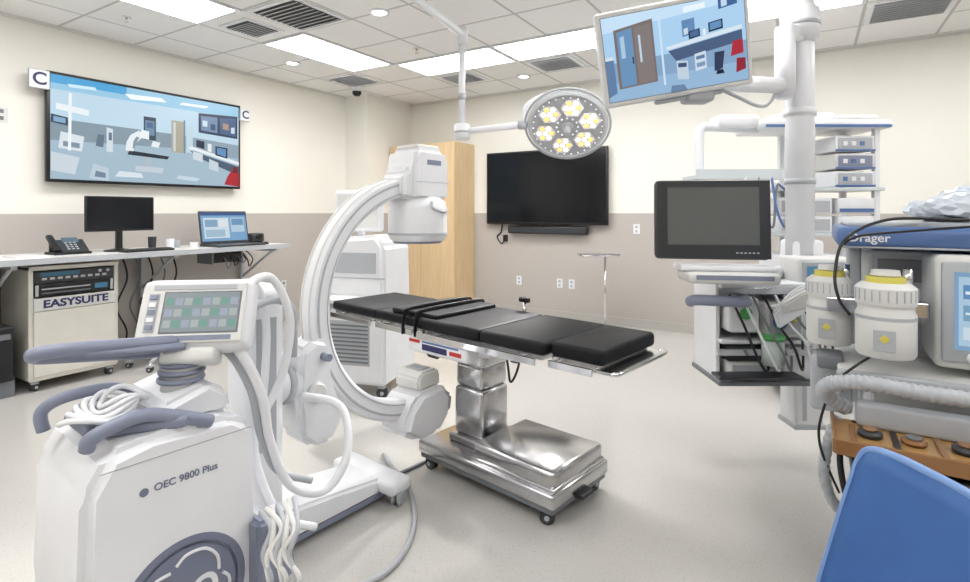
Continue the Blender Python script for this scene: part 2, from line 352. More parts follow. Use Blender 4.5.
# ---------------------------------------------------------------- desk & things on it (left wall)
g=G('wall_desk',XL,1.6,math.pi/2)   # local x = world Y, local -y = into room
bb(g,'worktop',(-1.9,-.76,.97),(2.2,-.005,1.01),DESK,.006); bb(g,'edge_band',(-1.9,-.765,.968),(2.2,-.758,1.012),LGREY,.001)
for i,x in enumerate((-1.8,-.1,1.05,2.1)):
    bb(g,'leg_%d'%i,(x-.02,-.08,0),(x+.02,-.03,.97),LGREY); bb(g,'bracket_%d'%i,(x-.02,-.66,.93),(x+.02,-.03,.97),LGREY)
    tube(g,'brace_%d'%i,[(x,-.6,.94),(x,-.06,.62)],.014,LGREY,straight=True)
def deskobj(name,yw,xoff): return G(name,XL+xoff,yw,math.pi/2)
g=deskobj('desktop_monitor',2.30,.42)
box(g,'housing',(0,0,1.335),(.54,.03,.30),BLACK,.008,rot=(0,0,0)); box(g,'panel',(0,-.0165,1.34),(.515,.002,.275),SCRN,0); box(g,'neck',(0,.03,1.12),(.05,.03,.2),BLACK); lathe(g,'foot',[(0,0),(.11,0),(.11,.012),(.03,.025),(0,.025)],(0,.03,1.01),BLACK)
g=deskobj('laptop_computer',3.27,.42)
box(g,'lid',(0,.02,1.195),(.52,.014,.33),DGREY,.006,rot=(-10,0,0)); box(g,'base',(0,-.14,1.022),(.52,.32,.022),DGREY,.006); box(g,'keys',(0,-.09,1.034),(.46,.14,.003),BLACK,0); box(g,'trackpad',(0,-.23,1.034),(.12,.08,.002),GREY,0)
picture(g,'screen_picture',(0,.0125,1.20),.49,.29,[((0,0,1,1),C(120,165,205)),((.0,.9,1,1),C(50,85,140)),((.05,.1,.6,.82),C(205,222,234)),((.08,.5,.35,.75),C(130,165,192)),((.64,.3,.95,.82),C(180,206,224)),((.08,.15,.5,.4),C(160,190,208)),((.38,.5,.57,.75),C(225,232,238)),((.66,.55,.93,.78),C(110,150,188))],rot=(-10,0,0),strength=.9)
g=deskobj('desk_telephone',1.93,.38)
prism(g,'base',[(-.13,1.01),(.13,1.01),(.13,1.03),(-.13,1.03)],-.11,.09,BLACK,.006)
box(g,'keypad_slope',(.03,0,1.07),(.19,.16,.025),DGREY,.006,rot=(35,0,0)); box(g,'handset',(-.10,-.0,1.10),(.05,.2,.035),BLACK,.014,rot=(35,0,0)); box(g,'display',(.03,.045,1.12),(.11,.06,.006),em(C(120,150,165),.6),0,rot=(35,0,0))
for i in range(12): box(g,'key_%d'%i,(-.01+.03*(i%3),-.05+.022*(i//3),1.052+.0155*(i//3)),(.018,.012,.008),LGREY,.002,rot=(35,0,0))
bb(g,'rear_stand',(-.1,.06,1.01),(.1,.085,1.12),BLACK)
g=deskobj('computer_keyboard',2.42,.62)
box(g,'deck',(0,0,1.02),(.40,.13,.018),BLACK,.005)
for i in range(5): box(g,'key_row_%d'%i,(0,-.045+i*.023,1.032),(.37,.017,.008),DGREY,.002)
for y,x,m_,h in ((2.72,.42,WHITE,.09),(2.82,.34,LGREY,.07),(2.62,.3,DGREY,.11),(2.9,.5,WHITE,.05)):
    g=deskobj('desk_cup',y,x); lathe(g,'body',[(0,0),(.03,0),(.036,h),(.03,h),(.026,.01),(0,.01)],(0,0,1.01),m_)
g=deskobj('desk_camera_unit',3.66,.35); box(g,'body',(0,0,1.07),(.16,.12,.1),DGREY,.02); cyl(g,'lens',(0,-.06,1.08),(0,-.085,1.08),.03,BLACK); box(g,'foot',(0,0,1.015),(.2,.14,.01),BLACK)
g=deskobj('paper_tray',1.32,.35); bb(g,'tray',(-.17,-.13,1.01),(.17,.13,1.025),WHITE); bb(g,'papers',(-.15,-.11,1.025),(.15,.11,1.06),WHITE2,.001); bb(g,'rear',(-.17,.12,1.01),(.17,.13,1.12),WHITE)
g=deskobj('document_stack',1.62,.5); bb(g,'sheets',(-.1,-.14,1.01),(.1,.14,1.022),WHITE,.001)
g=deskobj('computer_mouse',3.60,.62); lathe(g,'body',[(0,.03),(.015,.028),(.028,.015),(.03,0),(0,0)],(0,0,1.01),BLACK)
g=deskobj('under_desk_computer',3.30,.35)
bb(g,'case',(-.2,-.12,.84),(.12,.12,.93),BLACK,.006); bb(g,'hanger_a',(-.21,-.13,.83),(-.19,.13,.97),GREY); bb(g,'hanger_b',(.11,-.13,.83),(.13,.13,.97),GREY)
for i in range(4):
    x=-.1+i*.08
    tube(g,'cable_%d'%i,[(x,-.05,.96),(x+.03,-.14,.86),(x+.06,-.13,.78+.02*(i%3)),(x+.1,-.13,.86),(x+.1,.02,.96)],.006,BLACK if i%2 else GREY)
# audio-video cart
g=G('audio_video_cart',XL+.32,1.905,math.pi/2)
bb(g,'side_left',(-.30,-.27,.09),(-.27,.27,.935),BEIGE); bb(g,'side_right',(.27,-.27,.09),(.30,.27,.935),BEIGE); bb(g,'top',(-.30,-.28,.91),(.30,.27,.94),BEIGE); bb(g,'back',(-.28,.24,.1),(.28,.265,.92),BEIGE)
bb(g,'lower_door',(-.272,-.285,.11),(.272,-.255,.60),BEIGE,.005); bb(g,'label_panel',(-.272,-.287,.605),(.272,-.255,.70),WHITE2,.003); bb(g,'plinth',(-.29,-.27,.08),(.29,.27,.11),BEIGE)
text(g,'label','EASYSUITE',(0,-.29,.652),.080,BLUE2,sx=1.15,ex=.001,bold=.0025)
bb(g,'rack_unit_a',(-.265,-.27,.71),(.265,.2,.805),BLACK); bb(g,'rack_unit_b',(-.265,-.275,.81),(.265,.2,.90),DGREY)
for i in range(9): bb(g,'rack_button_%d'%i,(-.22+i*.05,-.279,.835),(-.19+i*.05,-.274,.852),LGREY,.001)
for i in range(2): cyl(g,'rack_knob_%d'%i,(.16+.055*i,-.275,.877),(.16+.055*i,-.292,.877),.012,LGREY,bev=.002)
bb(g,'rack_upper_display',(-.23,-.279,.862),(.02,-.274,.89),em(C(70,110,130),.6),0)
bb(g,'rack_slot',(-.22,-.273,.76),(.1,-.269,.770),LGREY,.001); bb(g,'rack_slot_b',(-.22,-.273,.73),(.1,-.269,.738),GREY,.001); bb(g,'rack_display',(.13,-.273,.735),(.22,-.269,.775),em(C(80,140,170),.6),0)
for i,x in enumerate((-.25,.25)): bb(g,'rack_ear_%d'%i,(x-.01,-.276,.715),(x+.01,-.27,.80),LGREY,.001)
for i,(x,y) in enumerate(((-.25,-.22),(.25,-.22),(-.25,.22),(.25,.22))): caster(g,'caster_%d'%i,x,y,.03)
g=G('computer_tower',XL+.35,1.42,math.pi/2); bb(g,'case',(-.1,-.24,.12),(.1,.22,.52),DGREY,.01); bb(g,'bezel',(-.095,-.25,.13),(.095,-.24,.51),BLACK); bb(g,'stand',(-.12,-.2,0),(.12,.2,.12),GREY); bb(g,'drive_a',(-.08,-.254,.43),(.08,-.25,.47),GREY); 
g=G('under_desk_printer',XL+.36,1.3,math.pi/2); bb(g,'body',(-.26,-.2,.56),(.0,.2,.80),BLACK,.015); bb(g,'tray',(-.24,-.26,.6),(-.02,-.2,.63),GREY); bb(g,'shelf',(-.28,-.22,.53),(.02,.32,.56),LGREY); 
g=G('rolling_stool',XL+.62,2.55,.4)
lathe(g,'seat',[(0,.60),(.17,.60),(.18,.57),(.17,.53),(0,.53)],(0,0,0),DGREY); cyl(g,'gas_lift',(0,0,.1),(0,0,.53),.025,CHROME)
for i in range(5):
    a=i*2*math.pi/5; tube(g,'foot_%d'%i,[(0,0,.12),(.25*math.cos(a),.25*math.sin(a),.075)],.017,LGREY,straight=True); caster(g,'caster_%d'%i,.25*math.cos(a),.25*math.sin(a),.025)
g=G('cable_bundle',XL+.3,2.55,math.pi/2)
for i in range(6):
    x=-.25+i*.11; tube(g,'cord_%d'%i,[(x,.1,.95),(x+.02,.05,.75),(x-.06,.06,.5),(x+.05,.12,.25),(x+.02,.16,.01)],.008,BLACK if i%2 else GREY)
# ---------------------------------------------------------------- operating table
g=GC('operating_table',.13,2.70,-42)
bb(g,'base_plate',(-.44,-.235,.085),(.42,.235,.15),STEEL,.012); bb(g,'base_skirt',(-.43,-.225,.06),(.41,.225,.09),GREY,.006)
bb(g,'base_cover',(-.07,-.21,.15),(.405,.21,.235),STEEL,.02); bb(g,'base_cover_lip',(-.075,-.215,.15),(.41,.215,.165),CHROME,.004)
bb(g,'pedestal_collar',(-.32,-.125,.15),(-.075,.125,.19),STEEL,.008)
bb(g,'pedestal_lower',(-.30,-.105,.19),(-.10,.105,.44),STEEL,.02); bb(g,'pedestal_middle',(-.294,-.099,.44),(-.106,.099,.56),STEEL,.02); bb(g,'pedestal_upper',(-.30,-.105,.55),(-.10,.105,.66),STEEL,.02)
for i,(x,y) in enumerate(((-.38,-.19),(.36,-.19),(-.38,.19),(.36,.19))): caster(g,'caster_%d'%i,x,y,.032,ang=30*i)
bb(g,'floor_lock_pedal',(.40,-.05,.07),(.45,.05,.09),DGREY)
box(g,'head_housing',(-.22,0,.685),(.50,.38,.085),WHITE,.02); box(g,'control_box',(-.26,-.235,.665),(.44,.08,.085),WHITE,.02); bb(g,'head_lower_cover',(-.33,-.14,.62),(-.07,.14,.66),WHITE2,.012)
bb(g,'red_stripe',(-.46,-.2775,.675),(-.38,-.2745,.69),RED,0); bb(g,'blue_stripe',(-.36,-.2775,.645),(-.18,-.2745,.675),BLUE2,0); bb(g,'red_stripe_b',(-.16,-.2775,.65),(-.08,-.2745,.67),RED,0); bb(g,'blue_key',(-.36,-.2775,.682),(-.10,-.2745,.69),BLUE,0)
for n_,a,b_,hw in (('foot',-1.25,-.80,.235),('leg',-.79,-.43,.235),('seat',-.42,.38,.25),('back',.39,.64,.225)):
    bb(g,n_+'_frame',(a+.01,-hw+.01,.715),(b_-.01,hw-.01,.74),STEEL,.004)
    for sgn in (-1,1):
        bb(g,n_+'_rail_%d'%(sgn>0),(a+.02,sgn*(hw+.028)-.005,.70),(b_-.02,sgn*(hw+.028)+.005,.73),CHROME,.002)
        for k in (.15,.85): 
            x=a+(b_-a)*k; bb(g,n_+'_rail_post_%d_%d'%(sgn>0,k>.5),(x-.012,sgn*(hw-.01) if sgn>0 else -(hw+.025),.708),(x+.012,(hw+.025) if sgn>0 else -(hw-.01),.724),CHROME,.002)
def pad(n_,a,b_,hw,z0,z1,bev=.022): 
    o=box(g,n_,((a+b_)/2,0,(z0+z1)/2),(b_-a,2*hw,z1-z0),PAD,bev,seg=4)
pad('foot_pad',-1.24,-.80,.25,.74,.795,.018); pad('leg_pad',-.795,-.43,.25,.74,.795,.018); pad('seat_pad_a',-.425,.02,.265,.74,.80,.02); pad('seat_pad_b',.022,.395,.265,.74,.80,.02); pad('back_pad',.405,.66,.235,.74,.805,.02)
pad('positioning_cushion',-.66,-.30,.235,.795,.822,.01)
bb(g,'end_frame',(.62,-.24,.715),(.71,.24,.728),STEEL,.003); tube(g,'end_handle',[(.68,-.22,.722),(.715,-.2,.722),(.715,.2,.722),(.68,.22,.722)],.009,CHROME)
for i,x in enumerate((-.52,-.42)): tube(g,'strap_%d'%i,[(x,-.27,.70),(x,-.262,.80),(x,-.2,.829),(x,.2,.829),(x,.262,.80),(x,.27,.70)],.012,BLACK,flat=.3)
cyl(g,'clamp_post',(-.12,.268,.72),(-.12,.268,.86),.012,STEEL); box(g,'clamp_knob',(-.12,.268,.86),(.07,.03,.03),BLACK,.01)
tube(g,'hand_control_cord',[(-.30,.24,.70),(-.24,.26,.5),(-.22,.27,.38),(-.16,.27,.50),(-.16,.27,.69)],.007,BLACK)
box(g,'hand_control',(-.2,.28,.56),(.05,.03,.14),DGREY,.01)
for i in range(4): tube(g,'under_hose_%d'%i,[(-.45+.03*i,-.1,.7),(-.5,-.12,.62),(-.47+.02*i,-.12,.56),(-.42,-.1,.67)],.006,DGREY)
# ---------------------------------------------------------------- mobile C-arm
g=GC('mobile_c_arm',-.98,1.65,math.degrees(math.atan2(.785,.62)))
prism(g,'body',[(-.26,.12),(-.285,.30),(-.275,.64),(-.22,.735),(-.12,.755),(.10,.745),(.165,.70),(.185,.44),(.25,.38),(.275,.30),(.275,.12)],-.22,.22,WHITE,.028)
prism(g,'body_side_seam',[(-.262,.12),(.265,.12),(.262,.14),(-.262,.14)],-.224,.224,LGREY,0)
bb(g,'body_top_seam',(-.24,-.2215,.694),(.15,-.2195,.697),LGREY,0)
prism(g,'upper_cowl',[(-.10,.74),(-.07,.80),(.06,.84),(.12,.80),(.13,.73)],-.15,.15,WHITE,.02)
bb(g,'rear_bumper',(-.30,-.2,.13),(-.27,.2,.2),GREYB,.01)
# lettering and round emblem on the side
text(g,'side_label','OEC 9800 Plus',(-.035,-.2215,.615),.027,LOGO,bold=.0004)
lathe(g,'side_label_dot',[(0,0),(.011,0),(.011,.001),(0,.001)],(-.142,-.2205,.613),LOGO,rot=(90,0,0))
lathe(g,'emblem_ring',[(.150,0),(.17,0),(.17,.0015),(.150,.0015),(.150,0)],(-.04,-.2203,.275),LOGO,rot=(90,0,0),seg=64,smooth=False)
lathe(g,'emblem_disc',[(0,0),(.140,0),(.140,.0012),(0,.0012)],(-.04,-.2203,.275),LOGO,rot=(90,0,0),seg=64,smooth=False)
text(g,'emblem_letters','ge',(-.03,-.2218,.29),.19,WHITE,rot=(90,0,0))
for k in range(4):
    a0=k*math.pi/2+.4; tube(g,'emblem_swirl_%d'%k,[(-.04+r_*math.cos(a0+t_),-.2222,.275+r_*math.sin(a0+t_)) for r_,t_ in ((.10,0),(.118,.35),(.128,.75),(.122,1.15),(.105,1.4))],.0045,WHITE,flat=1.)
# neck + console
cyl(g,'neck',(.02,-.04,.80),(.03,-.05,.93),.055,WHITE2,bev=.004); 
for i in range(4): cyl(g,'neck_collar_%d'%i,(.02+.003*i,-.045,.835+.024*i),(.02+.003*i,-.045,.85+.024*i),.066,GREYB,bev=.004)
yc=-math.degrees(math.atan2(.785,.62))
Rc=Euler((math.radians(-24),0,math.radians(yc+8))).to_matrix()
cc=Vector((.06,-.06,1.03))
def cbox(n_,off,s,m,bev=.006): return box(g,n_,cc+Rc@Vector(off),s,m,bev,rot=Rc)
cbox('console_body',(0,.02,0),(.33,.10,.225),WHITE,.028); cbox('console_bezel',(0,-.032,0),(.30,.012,.185),WHITE2,.012)
cbox('console_display',(.025,-.039,.0),(.215,.004,.12),em(C(150,160,162),.9),.002); cbox('console_display_frame',(.025,-.0375,.0),(.225,.004,.13),GREY,.002)
for i in range(8):
    for j in range(3): cbox('soft_key_%d_%d'%(i,j),(-.067+.0265*i,-.042,-.036+.034*j),(.021,.003,.022),em([C(182,192,190),C(128,172,158),C(172,180,196)][(i+2*j)%3],.85),0)
cbox('console_key_column',(-.115,-.039,.0),(.03,.004,.12),LGREY,.002)
for j in range(5): cbox('side_key_%d'%j,(-.115,-.043,-.045+.023*j),(.02,.003,.014),WHITE if j%2 else GREYB,0)
cbox('console_label_bar',(0,-.039,.078),(.24,.003,.014),LGREY,0); cbox('console_top_strip',(0,-.0385,-.078),(.24,.003,.014),GREYB,0)
cbox('console_back',(0,.08,-.01),(.22,.08,.14),LGREY,.02)
cbox('console_under',(0,.01,-.125),(.16,.08,.05),WHITE2,.015)
# steering handle and grips (survey coordinates)
A=g.A
tube(g,'steering_handle',[A(-.92,1.60,.962),A(-1.02,1.52,.972),A(-1.12,1.45,.978),A(-1.195,1.42,.972),A(-1.215,1.45,.955),A(-1.17,1.50,.945),A(-1.06,1.57,.935),A(-.95,1.64,.925)],.019,GREYB,closed=False)
tube(g,'steering_bar',[A(-.90,1.60,.95),A(-1.0,1.53,.955),A(-1.10,1.47,.962)],.022,GREYB,flat=.6)
tube(g,'rear_grip_a',[A(-1.24,1.50,.735),A(-1.245,1.50,.79),A(-1.19,1.52,.825),A(-1.10,1.58,.83),A(-1.05,1.62,.79),A(-1.04,1.64,.74)],.017,GREYB)
tube(g,'rear_grip_b',[A(-1.03,1.38,.735),A(-1.01,1.38,.77),A(-.93,1.44,.80),A(-.86,1.50,.775),A(-.80,1.56,.74)],.019,GREYB)
box(g,'grip_base_a',A(-.94,1.47,.765),(.22,.05,.035),GREYB,.012,rot=(0,0,-30)); box(g,'grip_base_b',A(-1.12,1.5,.757),(.06,.2,.03),GREYB,.012)
for i in range(6):
    c=A(-1.07+.008*i,1.47+.01*i,.79+.007*i); rr=.08-.005*i
    tube(g,'coiled_cable_%d'%i,[c+Vector((rr*math.cos(a),rr*math.sin(a),.016*math.sin(2*a+i))) for a in [2*math.pi*k/10 for k in range(10)]],.0075,WHITE,closed=True,n=4,seg=8)
# vertical column, cross arm, carriage
bb(g,'lift_column',(.30,.10,.20),(.46,.26,1.02),WHITE,.03); bb(g,'column_cap',(.29,.09,1.0),(.47,.27,1.07),WHITE,.03); bb(g,'column_groove',(.34,.098,.45),(.42,.102,.95),LGREY,0)
cyl(g,'cross_arm',(.40,.20,.66),(.66,.23,.62),.07,WHITE,bev=.006); cyl(g,'cross_arm_ring',(.50,.21,.645),(.53,.213,.64),.078,LGREY,bev=.004)
CX,CY,CZ=1.24,.23,.915
prism(g,'carriage',[(.56,.42),(.54,.60),(.56,.78),(.63,.82),(.70,.80),(.72,.62),(.78,.46),(.72,.36),(.62,.36)],CY-.085,CY+.085,WHITE,.025)
cyl(g,'carriage_knob',(.62,CY-.085,.6),(.62,CY-.115,.6),.04,WHITE2,bev=.004); cyl(g,'carriage_lock',(.66,CY-.085,.74),(.66,CY-.13,.74),.016,GREYB)
arcband(g,'c_arc',(CX,CY,CZ),.515,.61,.10,82,278,WHITE)
arcband(g,'arc_rail_near',(CX,CY-.051,CZ),.575,.585,.006,84,276,LGREY,ch=.001); arcband(g,'arc_rail_near_inner',(CX,CY-.051,CZ),.532,.536,.006,84,276,LGREY,ch=.001)
arcband(g,'arc_rail_far',(CX,CY+.051,CZ),.575,.59,.006,84,276,LGREY,ch=.001)
arcband(g,'arc_outer_track_a',(CX,CY-.03,CZ),.608,.615,.010,86,274,WHITE2,ch=.001); arcband(g,'arc_outer_track_b',(CX,CY+.03,CZ),.608,.615,.010,86,274,WHITE2,ch=.001)
# image intensifier
IX=1.30
prism(g,'intensifier_bracket',[(1.12,1.42),(1.12,1.54),(1.2,1.60),(1.36,1.60),(1.38,1.44),(1.25,1.40)],CY-.085,CY+.085,WHITE,.02)
prism(g,'intensifier_housing',[(IX-.13,1.40),(IX-.13,1.60),(IX-.10,1.68),(IX+.10,1.68),(IX+.13,1.61),(IX+.13,1.40)],CY-.12,CY+.12,WHITE,.03)
lathe(g,'intensifier_drum',[(0,1.20),(.135,1.20),(.15,1.215),(.155,1.24),(.155,1.36),(.145,1.40),(.12,1.43),(0,1.43)],(IX,CY,0),WHITE)
lathe(g,'intensifier_collar',[(.155,1.232),(.158,1.232),(.158,1.243),(.155,1.243)],(IX,CY,0),LGREY)
lathe(g,'intensifier_face',[(0,1.188),(.125,1.188),(.13,1.202),(0,1.202)],(IX,CY,0),GREYB)
box(g,'intensifier_top_cap',(IX,CY,1.685),(.16,.16,.025),WHITE2,.012)
bb(g,'intensifier_label',(IX-.05,CY-.122,1.59),(IX+.05,CY-.119,1.615),GREYB,0); bb(g,'intensifier_seam',(IX-.13,CY-.1215,1.50),(IX+.13,CY-.119,1.503),LGREY,0)
tube(g,'intensifier_handle',[(IX-.05,CY-.15,1.40),(IX-.06,CY-.17,1.37),(IX-.0,CY-.185,1.35),(IX+.06,CY-.15,1.36)],.008,LGREY)
# x-ray tube
prism(g,'xray_tube_housing',[(1.10,.26),(1.14,.37),(1.22,.44),(1.38,.45),(1.44,.38),(1.43,.27),(1.36,.20),(1.2,.20)],CY-.12,CY+.12,WHITE,.03)
prism(g,'collimator',[(1.22,.44),(1.22,.50),(1.25,.53),(1.36,.53),(1.38,.50),(1.38,.44)],CY-.09,CY+.09,WHITE2,.012)
bb(g,'collimator_window',(1.26,CY-.05,.53),(1.34,CY+.05,.535),LGREY,.001); prism(g,'tube_end_cover',[(1.36,.25),(1.47,.28),(1.48,.36),(1.40,.42)],CY-.09,CY+.09,LGREY,.015)
# floor base
prism(g,'floor_leg',[(.20,.05),(.20,.17),(.55,.17),(.95,.12),(1.06,.10),(1.08,.05)],.11,.37,WHITE,.015)
bb(g,'leg_skirt',(.22,.115,.03),(1.05,.365,.055),GREYB,.004)
bb(g,'front_axle_cover',(.93,.02,.06),(1.06,.46,.12),WHITE,.02)
for i,(x,y) in enumerate(((1.0,.05),(1.0,.43))): caster(g,'front_caster_%d'%i,x,y,.042,mt=LGREY)
for i,y in enumerate((-.17,.17)):
    cyl(g,'rear_wheel_%d'%i,(-.1,y-.03,.09),(-.1,y+.03,.09),.09,RUBBER,bev=.01); cyl(g,'rear_hub_%d'%i,(-.1,y-.034,.09),(-.1,y+.034,.09),.05,LGREY,bev=.004)
bb(g,'chassis',(-.25,-.14,.07),(.30,.36,.125),LGREY,.01)
# hoses
tube(g,'hose_a',[A(-.80,1.72,1.04),A(-.80,1.78,1.10),A(-.76,1.9,1.115),A(-.712,1.95,.96),A(-.741,1.95,.755),A(-.80,1.92,.62)],.015,WHITE)
tube(g,'hose_b',[A(-.84,1.66,.95),A(-.765,1.66,.92),A(-.71,1.70,.767),A(-.705,1.75,.603),A(-.657,1.8,.43),A(-.554,1.85,.387),A(-.495,1.92,.485),A(-.54,2.0,.62),A(-.70,2.06,.64)],.015,WHITE)
tube(g,'hose_c',[A(-.93,1.75,1.0),A(-.88,1.84,1.08),A(-.83,1.92,1.09),A(-.80,1.95,.95),A(-.80,1.93,.7),A(-.82,1.9,.5),A(-.72,1.86,.30),A(-.62,1.95,.20)],.014,WHITE)
tube(g,'hose_d',[A(-.86,1.68,.93),A(-.80,1.68,.90),A(-.745,1.70,.78),A(-.73,1.74,.62),A(-.70,1.80,.48),A(-.60,1.85,.42)],.012,LGREY)
for i in range(7):
    q=.012*i; w_=.02*math.sin(i*2.1); tube(g,'draped_cable_%d'%i,[A(-.64+q,1.52+q,.50),A(-.60+q+w_,1.50,.46),A(-.615+q,1.48,.40),A(-.59+q-w_,1.47,.34),A(-.615+q+w_,1.49,.27),A(-.63+q,1.50,.22)],.0075,WHITE2 if i%3 else LGREY)
tube(g,'handle_ring',[A(-.88,1.98,.9),A(-.83,1.90,1.0),A(-.76,1.93,1.03),A(-.72,2.0,.98),A(-.73,2.04,.8)],.013,LGREY)
prism(g,'front_storage_bin',[(.14,.20),(.14,.42),(.24,.42),(.27,.22),(.24,.20)],-.28,-.215,GREYB,.012)
# floor cable
gz=GC('floor_cable',-.37,2.3)
tube(gz,'power_cord',[gz.A(-.56,2.95,.012),gz.A(-.47,2.76,.012),gz.A(-.37,2.59,.012),gz.A(-.31,2.35,.012),gz.A(-.31,2.15,.012),gz.A(-.37,1.98,.012),gz.A(-.52,1.86,.012)],.011,LGREY)
tube(gz,'second_cord',[gz.A(-.50,2.66,.010),gz.A(-.38,2.80,.010),gz.A(-.26,2.95,.010),gz.A(-.18,3.1,.010)],.010,GREY)
# ---------------------------------------------------------------- imaging workstation behind C-arm
g=GC('imaging_workstation_cart',-.93,4.15,-15)
prism(g,'lower_cabinet',[(-.30,.10),(-.30,.62),(-.27,.66),(.27,.66),(.30,.62),(.30,.10)],-.28,.28,WHITE,.02)
prism(g,'upper_cabinet',[(-.27,.66),(-.27,1.0),(-.23,1.15),(.20,1.18),(.26,1.10),(.27,.66)],-.22,.26,WHITE,.03)
bb(g,'keyboard_shelf',(-.29,-.42,.70),(.29,-.22,.74),WHITE2,.01); bb(g,'vent_panel',(-.25,-.285,.24),(.18,-.279,.56),LGREY,.002)
for i in range(10): bb(g,'vent_slat_%d'%i,(-.24,-.29,.26+.029*i),(.17,-.284,.272+.029*i),GREY,0)
bb(g,'drawer_line',(-.27,-.226,.86),(.27,-.219,.868),LGREY,0); bb(g,'console_recess',(-.2,-.226,.9),(.2,-.219,1.05),LGREY,.001)
box(g,'top_display',(-.05,.0,1.36),(.40,.06,.32),WHITE,.02); box(g,'top_display_panel',(-.05,-.031,1.36),(.34,.004,.26),WHITE2,0); cyl(g,'display_post',(-.05,.03,1.15),(-.05,.03,1.3),.03,WHITE)
for i,(x,y) in enumerate(((-.25,-.22),(.25,-.22),(-.25,.22),(.25,.22))): caster(g,'caster_%d'%i,x,y,.04)
# ---------------------------------------------------------------- surgical light
g=GC('surgical_light',-.185,4.3)
A=g.A
cyl(g,'ceiling_flange',A(-.60,3.3,CEIL),A(-.60,3.3,2.90),.12,WHITE,bev=.01); cyl(g,'ceiling_hub',A(-.60,3.3,2.90),A(-.60,3.3,2.74),.06,WHITE,bev=.01)
cyl(g,'upper_arm',A(-.60,3.3,2.80),A(-.19,4.28,2.78),.03,WHITE); cyl(g,'elbow',(0,0,2.70),(0,0,2.84),.045,WHITE,bev=.008)
cyl(g,'drop_tube',(0,0,2.02),(0,0,2.72),.026,WHITE); cyl(g,'drop_sleeve',(0,0,2.25),(0,0,2.30),.032,LGREY)
cyl(g,'hub',(0,0,1.93),(0,0,2.06),.062,WHITE,bev=.01); cyl(g,'hub_band',(0,0,1.985),(0,0,2.0),.064,LGREY)
lc=A(.640,4.15,2.025); nrm=Vector((-.12,-.70,-.70)).normalized()
cyl(g,'lower_arm',(0,0,1.995),lc+Vector((-.36,0.05,.01)),.026,WHITE); cyl(g,'arm_joint',lc+Vector((-.38,.05,.01)),lc+Vector((-.31,.04,.01)),.036,LGREY,bev=.005)
tube(g,'yoke',[lc+Vector((-.34,.05,.01)),lc+Vector((-.31,.04,.16)),lc+Vector((-.15,.06,.25)),lc+Vector((.02,.09,.26)),lc+Vector((.10,.12,.19))],.02,WHITE)
Rl=nrm.to_track_quat('Z','Y').to_matrix()
RIM=mat('lamp_rim',(.55,.57,.60),.3)
lathe(g,'lamp_head',[(0,-.09),(.12,-.085),(.24,-.055),(.300,-.02),(.312,.0),(.306,.02),(.29,.03),(.28,.022),(0,.022)],lc,RIM,rot=Rl,seg=56)
lathe(g,'lamp_front_glass',[(0,.0225),(.276,.0225),(.276,.026),(0,.026)],lc,mat('lamp_lens',(.40,.41,.44),.2),rot=Rl,seg=56)
tube(g,'rim_rail',[lc+Rl@Vector((.328*math.cos(a),.328*math.sin(a),0)) for a in [2*math.pi*k/24 for k in range(24)]],.009,LGREY,closed=True,n=3,seg=8)
LEDW=mat('led_warm',(1.,.50,.14),.4,emit=1.1); LEDC=mat('led_cool',(1.,.95,.84),.4,emit=2.6); LEDS=mat('led_small',(.9,.92,.95),.2,emit=.5)
k=0
for i in range(6):
    a=2*math.pi*i/6+.3; ctr=Vector((.178*math.cos(a),.178*math.sin(a),0))
    lathe(g,'reflector_%d'%k,[(0,.026),(.086,.026),(.086,.030),(0,.030)],lc+Rl@ctr,CHROME,rot=Rl,seg=6,smooth=False)
    for j in range(7):
        b_=2*math.pi*j/6; off=ctr+(Vector((.048*math.cos(b_),.048*math.sin(b_),0)) if j<6 else Vector((0,0,0)))
        lathe(g,'led_%d_%d'%(k,j),[(0,.030),(.019,.030),(.015,.038),(0,.039)],lc+Rl@off,LEDC if (j%2 or j==6) else LEDW,rot=Rl,seg=12)
    k+=1
for i in range(30):
    a=2*math.pi*i/30; lathe(g,'rim_led_%d'%i,[(0,.026),(.007,.026),(.006,.030),(0,.031)],lc+Rl@Vector((.264*math.cos(a),.264*math.sin(a),0)),LEDS,rot=Rl,seg=8)
for i in range(12):
    a=2*math.pi*i/12; lathe(g,'inner_led_%d'%i,[(0,.026),(.008,.026),(.007,.030),(0,.031)],lc+Rl@Vector((.082*math.cos(a),.082*math.sin(a),0)),LEDS,rot=Rl,seg=8)
lathe(g,'sterile_handle',[(0,.02),(.05,.02),(.045,.04),(.024,.05),(.024,.12),(0,.125)],lc,LGREY,rot=Rl)
# ---------------------------------------------------------------- monitor boom + equipment
g=GC('ceiling_equipment_boom',1.71,2.9)
A=g.A
cyl(g,'ceiling_flange',(0,0,2.95),(0,0,2.88),.17,WHITE,bev=.02); cyl(g,'column',(0,0,1.1),(0,0,2.9),.070,WHITE,seg=36); cyl(g,'arm_hub',(0,0,2.26),(0,0,2.46),.095,WHITE,bev=.02); cyl(g,'hub_ring',(0,0,2.35),(0,0,2.37),.098,LGREY)
cyl(g,'collar_a',(0,0,1.86),(0,0,1.92),.080,WHITE,bev=.01); cyl(g,'collar_b',(0,0,1.50),(0,0,1.53),.076,LGREY)
bb(g,'service_column',(-.06,-.06,.20),(.10,.10,1.2),WHITE,.02); bb(g,'service_column_channel',(-.02,-.064,.24),(.0,-.059,1.15),LGREY,0); bb(g,'column_foot_cap',(-.065,-.065,.19),(.105,.105,.22),LGREY,.008)
for i in range(5): bb(g,'gas_outlet_%d'%i,(.02,-.066,.5+.11*i),(.08,-.058,.56+.11*i),[BLUE,WHITE2,GRN,YEL,WHITE2][i],.002)
